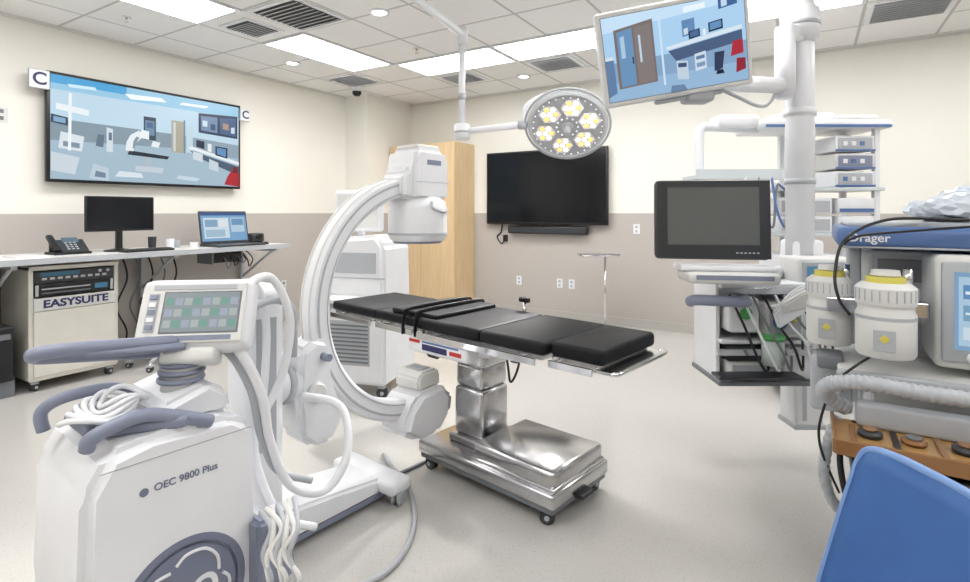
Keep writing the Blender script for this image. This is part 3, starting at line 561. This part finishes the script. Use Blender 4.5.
# upper monitor on spring arm
mc=A(.825,2.33,2.06)
Rm=Euler((math.radians(14),math.radians(-9),math.radians(-6))).to_matrix()
def mb(n_,off,s,m,bev=.006): return box(g,n_,mc+Rm@Vector(off),s,m,bev,rot=Rm)
mb('upper_monitor_housing',(0,.02,0),(.65,.05,.41),WHITE,.015); mb('upper_monitor_bezel',(0,-.007,0),(.635,.006,.395),WHITE2,.004); mb('upper_monitor_bezel_line',(0,-.0095,0),(.606,.003,.366),GREY,.001)
ROOM2=[((0,0,1,1),C(168,206,238)),((0,0,1,.46),C(130,162,196)),((0,0,1,.22),C(146,180,212)),([(0,.82),(1,.93),(1,1),(0,1)],C(196,224,246)),
 ([(.08,.14),(.36,.16),(.36,.90),(.08,.84)],C(120,108,106)),([(.10,.16),(.21,.17),(.21,.84),(.10,.81)],C(104,144,184)),([(.12,.5),(.15,.5),(.15,.76),(.12,.75)],C(170,198,222)),([(.225,.17),(.345,.18),(.345,.86),(.225,.84)],C(128,120,118)),([(.25,.42),(.265,.42),(.265,.74),(.25,.74)],C(190,210,228)),([(.195,.42),(.205,.42),(.205,.5),(.195,.5)],C(40,56,80)),
 ([(.40,.10),(.415,.10),(.415,.92),(.40,.92)],C(200,224,242)),([(0,.06),(.06,.1),(.06,.5),(0,.5)],C(95,125,165)),([(.0,.5),(.06,.5),(.06,.54),(0,.54)],C(210,224,236)),
 ([(.56,.62),(.65,.64),(.65,.82),(.56,.81)],C(96,136,180)),([(.57,.64),(.60,.65),(.60,.72),(.57,.71)],C(200,216,230)),([(.82,.86),(.95,.89),(.95,1),(.82,1)],C(60,98,150)),([(.84,.88),(.88,.89),(.88,.97),(.84,.97)],C(190,214,234)),([(.58,.89),(.73,.91),(.73,.97),(.58,.96)],C(230,244,252)),
 ([(.44,.50),(.97,.60),(.97,.645),(.44,.54)],C(216,228,238)),([(.45,.49),(.97,.59),(.97,.46),(.5,.36)],C(72,92,126)),([(.5,.14),(.58,.12),(.58,.34),(.5,.36)],C(190,206,220)),([(.51,.28),(.57,.27),(.57,.32),(.51,.33)],C(60,84,120)),([(.63,.20),(.71,.22),(.71,.42),(.63,.40)],C(205,218,230)),([(.64,.33),(.70,.34),(.70,.38),(.64,.37)],C(90,120,160)),([(.64,.24),(.70,.25),(.70,.30),(.64,.29)],C(120,148,182)),([(.76,.16),(.82,.18),(.84,.38),(.77,.38)],C(44,56,84)),([(.77,.12),(.83,.12),(.82,.17),(.78,.17)],C(20,30,50)),([(.88,.30),(.97,.32),(.97,.48),(.90,.47)],C(170,40,56)),([(.91,.10),(.98,.13),(.98,.26),(.92,.27)],C(140,36,52)),([(.60,.58),(.68,.60),(.68,.69),(.60,.67)],C(26,40,66)),([(.61,.60),(.67,.61),(.67,.68),(.61,.66)],C(70,104,148)),([(.74,.62),(.84,.64),(.84,.75),(.74,.73)],C(28,40,64)),([(.75,.64),(.83,.66),(.83,.735),(.75,.72)],C(96,140,186)),([(.70,.6),(.72,.6),(.72,.67),(.70,.67)],C(230,236,242)),([(.44,.0),(.56,.0),(.54,.07),(.45,.08)],C(104,130,164))]
picture(g,'upper_monitor_picture',mc+Rm@Vector((0,-.0115,.0)),.60,.36,ROOM2,rot=Rm,strength=1.)
mb('upper_monitor_handle',(.05,.03,-.215),(.3,.03,.025),LGREY,.01)
mb('vesa_mount',(.1,.07,-.02),(.16,.06,.16),LGREY,.01)
pv=mc+Rm@Vector((.1,.12,-.02))
cyl(g,'monitor_pivot',pv+Vector((0,0,-.20)),pv+Vector((0,0,.06)),.045,WHITE,bev=.01); box(g,'pivot_yoke',pv+Vector((.03,-.01,-.19)),(.13,.11,.10),LGREY,.02)
cyl(g,'spring_arm',pv+Vector((0,0,-.14)),(-.11,-.06,2.02),.04,WHITE,bev=.008); cyl(g,'spring_arm_hub',(-.12,-.07,1.95),(-.12,-.07,2.30),.05,WHITE,bev=.01); box(g,'hub_link',(-.07,-.04,2.30),(.16,.1,.09),WHITE,.02,rot=(0,0,25))
tube(g,'arm_cable',[pv+Vector((0,.0,-.1)),pv+Vector((.2,.0,-.2)),A(1.45,2.75,1.9),A(1.6,2.85,2.1)],.009,LGREY)
# grey touch monitor
tc_=A(1.07,2.50,1.315); Rt=Euler((math.radians(-3),0,math.radians(-10))).to_matrix()
def tb(n_,off,s,m,bev=.006): return box(g,n_,tc_+Rt@Vector(off),s,m,bev,rot=Rt)
tb('lower_monitor_housing',(-.005,.03,0),(.515,.06,.375),DGREY,.02); tb('lower_monitor_bezel',(-.005,-.003,0),(.505,.008,.365),DGREY,.008); tb('lower_monitor_panel',(-.005,-.0075,.016),(.405,.003,.27),GSCR,0)
for i in range(6): tb('lower_monitor_button_%d'%i,(.1+.018*i,-.008,-.155),(.010,.003,.006),LGREY,0)
tb('lower_monitor_rear',(0,.09,0),(.3,.08,.25),GREY,.02)
tb('lower_monitor_shelf',(.05,.05,-.225),(.42,.22,.03),WHITE,.01); tb('lower_monitor_base',(.05,.0,-.265),(.38,.30,.05),WHITE2,.015); tb('lower_monitor_base_stripe',(.05,-.152,-.262),(.32,.003,.02),GREYB,0)
cyl(g,'lower_monitor_arm',A(1.12,2.62,1.03),A(1.68,2.88,1.03),.035,WHITE)
# equipment rack hanging below
bb(g,'rack_shelf_top',A(1.16,2.62,.975),A(1.66,2.95,1.0),WHITE,.006); bb(g,'rack_shelf_mid',A(1.16,2.62,.70),A(1.66,2.95,.72),WHITE,.006); bb(g,'rack_shelf_bottom',A(1.14,2.60,.50),A(1.66,2.95,.525),GREY,.006)
bb(g,'rack_side_l',A(1.15,2.66,.50),A(1.17,2.94,1.0),WHITE,.004); bb(g,'rack_back',A(1.17,2.93,.50),A(1.64,2.95,1.0),LGREY,.003)
tube(g,'push_handle',[A(.96,2.50,.93),A(.97,2.46,.945),A(1.05,2.44,.945),A(1.20,2.46,.935),A(1.24,2.60,.93)],.025,GREYB)
bb(g,'suction_regulator',A(1.19,2.60,.76),A(1.34,2.80,.93),WHITE,.015); cyl(g,'regulator_gauge',A(1.26,2.60,.86),A(1.26,2.58,.86),.04,WHITE2,bev=.004); cyl(g,'regulator_dial',A(1.26,2.58,.86),A(1.26,2.575,.86),.03,GRN)
bb(g,'flow_module',A(1.36,2.58,.74),A(1.54,2.80,.90),WHITE2,.012); bb(g,'flow_module_face',A(1.375,2.572,.76),A(1.525,2.582,.88),LGREY,.003); cyl(g,'flow_dial',A(1.42,2.572,.82),A(1.42,2.56,.82),.035,BLUE,bev=.003); cyl(g,'flow_dial_b',A(1.49,2.572,.84),A(1.49,2.56,.84),.02,YEL,bev=.003)
bb(g,'device_a',A(1.20,2.62,.525),A(1.44,2.88,.61),WHITE2,.012); bb(g,'device_a_face',A(1.21,2.612,.53),A(1.43,2.622,.60),LGREY,.003); bb(g,'device_b',A(1.20,2.64,.61),A(1.42,2.88,.69),DGREY,.01); bb(g,'device_c',A(1.47,2.62,.525),A(1.63,2.88,.68),WHITE,.012)
cyl(g,'device_jar',A(1.38,2.56,.62),A(1.38,2.56,.74),.05,mat('canister',(.55,.62,.60),.2)); cyl(g,'device_jar_lid',A(1.38,2.56,.74),A(1.38,2.56,.76),.055,GRN)
for i in range(3): cyl(g,'suction_jar_%d'%i,A(1.56+.085*i,2.66,.70),A(1.56+.085*i,2.66,.92),.04,mat('canister',(.55,.62,.60),.2),bev=.01); cyl(g,'suction_lid_%d'%i,A(1.56+.085*i,2.66,.92),A(1.56+.085*i,2.66,.94),.044,[YEL,WHITE,BLUE][i])
bb(g,'jar_rail',A(1.50,2.70,.86),A(1.80,2.86,.885),STEEL,.003)
bb(g,'infusion_module',A(1.56,2.66,.98),A(1.86,2.84,1.12),WHITE2,.012); bb(g,'infusion_face',A(1.58,2.652,1.0),A(1.84,2.662,1.10),LGREY,.003); bb(g,'infusion_screen',A(1.60,2.648,1.03),A(1.70,2.654,1.08),em(C(90,140,170),.7),0)
bb(g,'cable_tray',A(1.10,2.50,.56),A(1.5,2.60,.575),DGREY,.004)
bb(g,'side_rail_a',A(1.12,2.56,.66),A(1.6,2.575,.69),STEEL,.002); bb(g,'side_rail_b',A(1.12,2.56,.955),A(1.64,2.575,.985),STEEL,.002)
for i in range(8):
    x0=1.18+.055*i; tube(g,'rack_cable_%d'%i,[A(x0,2.58,.95),A(x0+.04,2.52,.82),A(x0+.1,2.5,.66+.02*i),A(x0+.16,2.53,.60),A(x0+.2,2.6,.72)],.006,[BLACK,WHITE,GREY][i%3])
prism(g,'hanging_towel',[(-.12,-.05),(-.04,.05),(.10,.12),(.14,.05),(.05,-.05),(-.08,-.13)],-.012,.012,WHITE,.008,c=A(1.46,2.50,.93),rot=(10,0,10)); prism(g,'towel_fold',[(-.08,-.03),(.0,.05),(.12,.08),(.06,-.03),(-.05,-.08)],-.012,.012,WHITE2,.008,c=A(1.45,2.475,.94),rot=(25,8,18))
# ---------------------------------------------------------------- endoscopy tower (rear)
g=GC('endoscopy_video_tower',2.45,3.95)
A=g.A
for i,(r_,d_) in enumerate(((2.16,3.80),(2.30,4.15),(2.78,3.80),(2.78,4.15))):
    bb(g,'upright_%d'%i,A(r_-.02,d_-.02,.12),A(r_+.02,d_+.02,1.96),WHITE,.006)
    p=A(r_,d_,0); caster(g,'caster_%d'%i,p.x,p.y,.045)
bb(g,'base_deck',A(2.12,3.76,.11),A(2.84,4.2,.17),WHITE,.015)
bb(g,'top_deck',A(1.96,3.74,1.94),A(2.86,4.2,2.0),WHITE,.02); bb(g,'top_deck_stripe',A(1.97,3.735,1.945),A(2.85,3.75,1.965),BLUE,.002); box(g,'top_module',A(2.3,3.95,2.03),(.4,.3,.06),WHITE,.02); box(g,'top_module_b',A(2.65,3.9,2.02),(.28,.24,.04),WHITE2,.015)
for i,z in enumerate((1.50,1.18,.86,.52)): bb(g,'shelf_%d'%i,A(1.99,3.76,z),A(2.82,4.18,z+.025),GLASS,.004)
cols=[WHITE,WHITE2,WHITE]
for i in range(3):
    bb(g,'stack_unit_%d'%i,A(2.48,3.78,1.53+.125*i),A(2.76,4.1,1.64+.125*i),cols[i],.008); bb(g,'stack_face_%d'%i,A(2.50,3.773,1.545+.125*i),A(2.74,3.78,1.625+.125*i),LGREY if i!=1 else GREYB,.002)
    bb(g,'stack_stripe_%d'%i,A(2.48,3.771,1.53+.125*i),A(2.76,3.779,1.543+.125*i),BLUE,.001)
    for k in range(3): bb(g,'stack_knob_%d_%d'%(i,k),A(2.53+.06*k,3.768,1.57+.125*i),A(2.56+.06*k,3.774,1.60+.125*i),BLUE if k==i else WHITE,.001)
for i in range(2): bb(g,'video_unit_%d'%i,A(2.08,3.78,1.205+.13*i),A(2.46,4.1,1.32+.13*i),WHITE,.008); bb(g,'video_face_%d'%i,A(2.10,3.773,1.22+.13*i),A(2.44,3.78,1.30+.13*i),LGREY,.002)
for i in range(2): bb(g,'light_unit_%d'%i,A(2.50,3.78,1.205+.13*i),A(2.76,4.1,1.32+.13*i),WHITE,.008); bb(g,'light_stripe_%d'%i,A(2.51,3.772,1.22+.13*i),A(2.75,3.779,1.245+.13*i),BLUE,.001)
bb(g,'insufflator',A(2.1,3.78,.89),A(2.5,4.1,1.05),WHITE,.01); bb(g,'printer_unit',A(2.1,3.78,.55),A(2.6,4.1,.72),LGREY,.01)
cyl(g,'side_arm',A(1.99,3.9,1.96),A(1.53,3.75,1.95),.034,WHITE); tube(g,'side_arm_drop',[A(1.56,3.76,1.95),A(1.51,3.74,1.93),A(1.50,3.74,1.85),A(1.50,3.74,1.60)],.032,WHITE)
box(g,'side_arm_box',A(1.78,3.82,1.99),(.30,.16,.09),WHITE,.025)
bb(g,'side_tray',A(1.42,3.6,1.57),A(2.0,3.85,1.60),GLASS,.006); bb(g,'side_tray_rim',A(1.42,3.59,1.57),A(2.0,3.60,1.64),GLASS,.003)
for i,r_ in enumerate((1.75,1.84,1.93)): tube(g,'hanging_cord_%d'%i,[A(r_,3.6,1.6),A(r_+.02,3.56,1.35),A(r_+.08,3.56,1.25),A(r_+.12,3.6,1.45),A(2.05,3.74,1.55)],.008,[WHITE,GREY,BLUE][i])
# ---------------------------------------------------------------- anaesthesia machine (squared up with the room)
g=GC('anesthesia_machine',1.22,1.85,-31.5)
V=lambda x,y,z: Vector((x,y,z))   # local: x along front (left->right), y into machine
bb(g,'canopy',(0,0,1.225),(.85,.58,1.30),BLUE,.02); bb(g,'canopy_lid',(.03,.03,1.295),(.82,.56,1.315),LGREY,.008)
text(g,'canopy_label','Dräger',(.09,-.0015,1.262),.040,WHITE,bold=.0006)
bb(g,'canopy_underside_line',(.01,-.003,1.228),(.84,.002,1.234),LGREY,.001)
bb(g,'back_panel',(.09,.26,.60),(.84,.56,1.23),WHITE2,.01); bb(g,'mid_panel',(.11,.20,.86),(.32,.27,1.21),LGREY,.006); bb(g,'mid_panel_slot',(.13,.193,1.10),(.30,.203,1.18),GREY,.003)
bb(g,'column_left',(.05,.34,.60),(.09,.55,1.23),LGREY,.008)
bb(g,'screen_module',(.255,-.04,.86),(.84,.26,1.215),WHITE2,.02); bb(g,'screen_bezel',(.270,-.052,.885),(.82,-.036,1.195),LGREY,.008)
picture(g,'screen_picture',(.43,-.0535,1.045),.26,.24,[((0,0,1,1),C(128,164,196)),((.04,.06,.96,.94),C(172,202,224)),((.08,.66,.7,.84),C(96,142,190)),((.08,.38,.7,.58),C(120,162,192)),((.75,.12,.93,.88),C(84,124,168)),((.08,.14,.6,.3),C(205,222,234)),((.1,.72,.4,.76),C(225,238,245)),((.1,.46,.5,.49),C(215,232,240))],strength=.9)
for i in range(4): cyl(g,'knob_%d'%i,(.34+.11*i,-.05,.905),(.34+.11*i,-.075,.905),.014,WHITE,bev=.003)
def vaporizer(n_,x,y,z0,R_,H_):
    c=V(x,y,z0)
    lathe(g,n_+'_body',[(0,0),(R_*.92,0),(R_,.01),(R_,H_*.50),(R_*.93,H_*.54),(R_*.93,H_*.60),(0,H_*.60)],c,WHITE2)
    lathe(g,n_+'_band',[(R_*.99,H_*.44),(R_*1.01,H_*.44),(R_*1.01,H_*.48),(R_*.99,H_*.48)],c,LGREY)
    lathe(g,n_+'_dial',[(0,H_*.60),(R_*.98,H_*.60),(R_*1.02,H_*.64),(R_*1.02,H_*.80),(R_*.8,H_*.86),(0,H_*.86)],c,WHITE2)
    for k in range(24):
        a=2*math.pi*k/24; box(g,n_+'_grip_%d'%k,c+Vector((R_*1.015*math.cos(a),R_*1.015*math.sin(a),H_*.72)),(.004,.004,H_*.13),LGREY,.001,rot=(0,0,math.degrees(a)))
    lathe(g,n_+'_cap',[(0,H_*.86),(R_*.66,H_*.86),(R_*.64,H_*.93),(0,H_*.94)],c,YEL); lathe(g,n_+'_cap_top',[(0,H_*.94),(R_*.5,H_*.94),(R_*.46,H_),(0,H_)],c,WHITE2)
    box(g,n_+'_label',c+Vector((-.01,-R_-.001,H_*.22)),(R_*.7,.006,H_*.24),LGREY,.001); box(g,n_+'_diamond',c+Vector((-.01,-R_-.004,H_*.24)),(.020,.004,.020),YEL,.0,rot=(0,45,0))
    box(g,n_+'_bracket',c+Vector((.03,R_+.03,H_*.4)),(R_*1.2,.12,H_*.5),LGREY,.01)
    cyl(g,n_+'_lock',c+Vector((R_*.7,0,H_*.8)),c+Vector((R_*.7,0,H_*1.02)),.013,CHROME)
vaporizer('vaporizer_a',.125,-.10,.895,.080,.27); vaporizer('vaporizer_b',-.02,.13,.87,.073,.285)
bb(g,'vaporizer_rail',(-.03,.03,1.0),(.255,.09,1.05),STEEL,.004)
bb(g,'work_top',(.0,-.10,.80),(.85,.56,.83),WHITE2,.01); bb(g,'work_top_edge',(-.005,-.12,.795),(.85,-.095,.835),LGREY,.008)
bb(g,'lower_cabinet',(.08,.06,.14),(.84,.56,.80),WHITE,.015)
for i in range(3): bb(g,'drawer_%d'%i,(.10,.045,.18+.19*i),(.82,.065,.355+.19*i),WHITE2,.008); bb(g,'drawer_pull_%d'%i,(.3,.035,.29+.19*i),(.65,.048,.305+.19*i),BLUE,.004)
for i,(x,y) in enumerate(((.12,.12),(.78,.12),(.12,.5),(.78,.5))): caster(g,'caster_%d'%i,x,y,.055)
# breathing system on the front
bb(g,'absorber_base',(.0,-.40,.655),(.50,-.20,.685),BLACK,.012); bb(g,'absorber_tray',(-.02,-.42,.685),(.52,-.18,.698),mat('amber_light',(.42,.24,.09),.2,coat=.4),.006); bb(g,'absorber_tray_front',(-.02,-.427,.672),(.52,-.415,.715),AMBER,.003); bb(g,'absorber_tray_side',(-.025,-.42,.672),(-.015,-.18,.715),AMBER,.003); bb(g,'absorber_black',(.02,-.41,.60),(.52,-.18,.655),BLACK,.01)
bb(g,'absorber_support',(.06,-.20,.60),(.44,.06,.70),LGREY,.01)
bb(g,'absorber_bridge',(.04,-.24,.698),(.50,-.19,.77),LGREY,.012)
for i,(x,h_) in enumerate(((.07,.02),(.17,.016),(.28,.02),(.38,.016))): cyl(g,'valve_%d'%i,(x,-.31,.698),(x,-.31,.698+h_),.030,AMBER if i%2 else DGREY,bev=.004); cyl(g,'valve_cap_%d'%i,(x,-.31,.698+h_),(x,-.31,.704+h_),.018,AMBER if i%2==0 else GREY)
for i in range(5): bb(g,'tray_slat_%d'%i,(.02+.1*i,-.40,.698),(.035+.1*i,-.25,.706),BLACK if i%2 else AMBER,.002)
lathe(g,'absorber_canister',[(0,.36),(.08,.36),(.085,.38),(.085,.58),(0,.60)],(.12,-.29,0),mat('canister_clear',(.50,.52,.55),.2)); lathe(g,'absorber_ring',[(.0,.56),(.09,.56),(.09,.585),(0,.585)],(.12,-.29,0),GREY)
tube(g,'breathing_hose',[(.02,-.18,.73),(-.04,-.22,.78),(-.02,-.25,.82),(.06,-.27,.84),(.18,-.27,.835),(.32,-.26,.83),(.48,-.26,.82),(.65,-.22,.80)],.021,LGREY,n=26,rib=.16)
tube(g,'scavenging_hose',[(-.0,-.18,.70),(-.03,-.20,.62),(-.04,-.18,.50),(.0,-.12,.38),(.1,.04,.3)],.015,LGREY,n=20,rib=.16)
tube(g,'monitor_cable',[(.5,.06,1.322),(.32,.03,1.325),(.14,-.02,1.325),(.02,-.09,1.26),(-.01,-.13,1.15),(.0,-.15,1.07),(.03,-.14,1.02)],.005,BLACK)
tube(g,'monitor_cable_b',[(.6,.03,1.322),(.4,-.03,1.31),(.2,-.06,1.29),(.06,-.05,1.27),(.02,-.01,1.24)],.004,BLACK)
for i in range(6): tube(g,'low_hose_%d'%i,[(.04+.05*i,-.20,.70),(.0+.05*i,-.23,.60),(.02+.06*i,-.24,.46),(.06+.05*i,-.12,.34)],.009,[BLACK,LGREY,GREY][i%3])
tube(g,'sample_line',[(.12,-.12,.92),(.0,-.18,.82),(-.05,-.22,.70),(-.05,-.22,.6),(-.0,-.16,.45)],.004,BLACK)
bb(g,'arm_flow_block',(-.06,.0,.80),(.02,.12,.85),GREY,.01); bb(g,'side_gauge_block',(-.08,.10,.62),(.05,.24,.80),LGREY,.015); cyl(g,'side_gauge',(-.02,.10,.71),(-.02,.085,.71),.035,WHITE,bev=.003)
for i in range(7):
    bm=bmesh.new(); bmesh.ops.create_icosphere(bm,subdivisions=3,radius=1.)
    for v in bm.verts: v.co=Vector((v.co.x*.10,v.co.y*.08,max(v.co.z,-.4)*.045+.018))*(1+.22*random.random())
    add(g,'plastic_bag_%d'%i,bm,mat('clear_film',(.58,.64,.72),.18,coat=.5),RM((.30+.06*i,.22+(-1)**i*.06,1.318+.026*(i%3)),(random.uniform(-12,12),random.uniform(-12,12),random.uniform(0,90))))
# ---------------------------------------------------------------- blue chair
g=GC('blue_plastic_chair',.50,.83)
A=g.A
def backpt(s_,t):
    hw_2=.250*(1-.07*t); z=.42+.475*t
    k=max(0,abs(s_)-.82)/.18; zz=z-.028*k*k*t
    return A(.660+.10*t+.02*t*t-.035*s_*s_,.825+s_*hw_2,zz)
bm=bmesh.new(); NU,NV=20,14; rows=[]
for j in range(NV+1): rows.append([bm.verts.new(backpt(i/NU*2-1,j/NV)) for i in range(NU+1)])
for j in range(NV):
    for i in range(NU): bm.faces.new((rows[j][i],rows[j][i+1],rows[j+1][i+1],rows[j+1][i]))
o=add(g,'backrest',bm,CHAIRB,smooth=True)
md=o.modifiers.new('thick','SOLIDIFY'); md.thickness=.014; md.offset=0
rp=[backpt(-1,t) for t in (0,.25,.5,.75,.9,.97)]+[backpt(s_,1.) for s_ in (-.93,-.7,-.35,0,.35,.7,.93)]+[backpt(1,t) for t in (.97,.9,.75,.5,.25,0)]
tube(g,'backrest_rim',rp,.0085,mat('chair_edge',(.16,.28,.55),.35),n=4)
box(g,'seat',A(.46,.83,.44),(.46,.46,.04),CHAIRB,.018,seg=4)
for i,(a_,b_) in enumerate(((.26,.63),(.26,1.03),(.66,.63),(.66,1.03))): cyl(g,'leg_%d'%i,A(a_+(.02 if a_<.5 else 0),b_,.425),A(a_+(-.02 if a_<.5 else .04),b_,0),.013,CHROME)
# ---------------------------------------------------------------- lights
def spot(name,loc,target,power,size,blend,rad,col):
    L=bpy.data.lights.new(name,'SPOT'); L.energy=power; L.spot_size=math.radians(size); L.spot_blend=blend; L.shadow_soft_size=rad; L.color=col
    o=bpy.data.objects.new(name,L); sc.collection.objects.link(o); o.location=loc
    o.rotation_euler=(Vector(target)-Vector(loc)).to_track_quat('-Z','Y').to_euler(); return o
x,y=W(.60,3.98); tx,ty=W(-.60,2.35)
spot('surgical_light_beam',(x,y,1.93),(tx,ty,.15),210,40,.6,.12,(1,.98,.96))
spot('recessed_downlight_beam',(-2.95,3.20,2.92),(-2.2,2.4,.2),160,60,.7,.05,(1,.98,.95))
w=bpy.data.worlds.new('world'); sc.world=w; w.use_nodes=True; w.node_tree.nodes['Background'].inputs[0].default_value=(.8,.85,.9,1); w.node_tree.nodes['Background'].inputs[1].default_value=.4
# ---------------------------------------------------------------- camera
cam=bpy.data.cameras.new('camera'); co=bpy.data.objects.new('camera',cam); sc.collection.objects.link(co)
co.location=(0,0,CAMH); co.rotation_euler=(math.radians(90),0,YAW)
cam.sensor_width=36; cam.lens=36*534/970; cam.shift_y=-79/970; cam.clip_start=.05
sc.camera=co
sc.view_settings.view_transform='Standard'
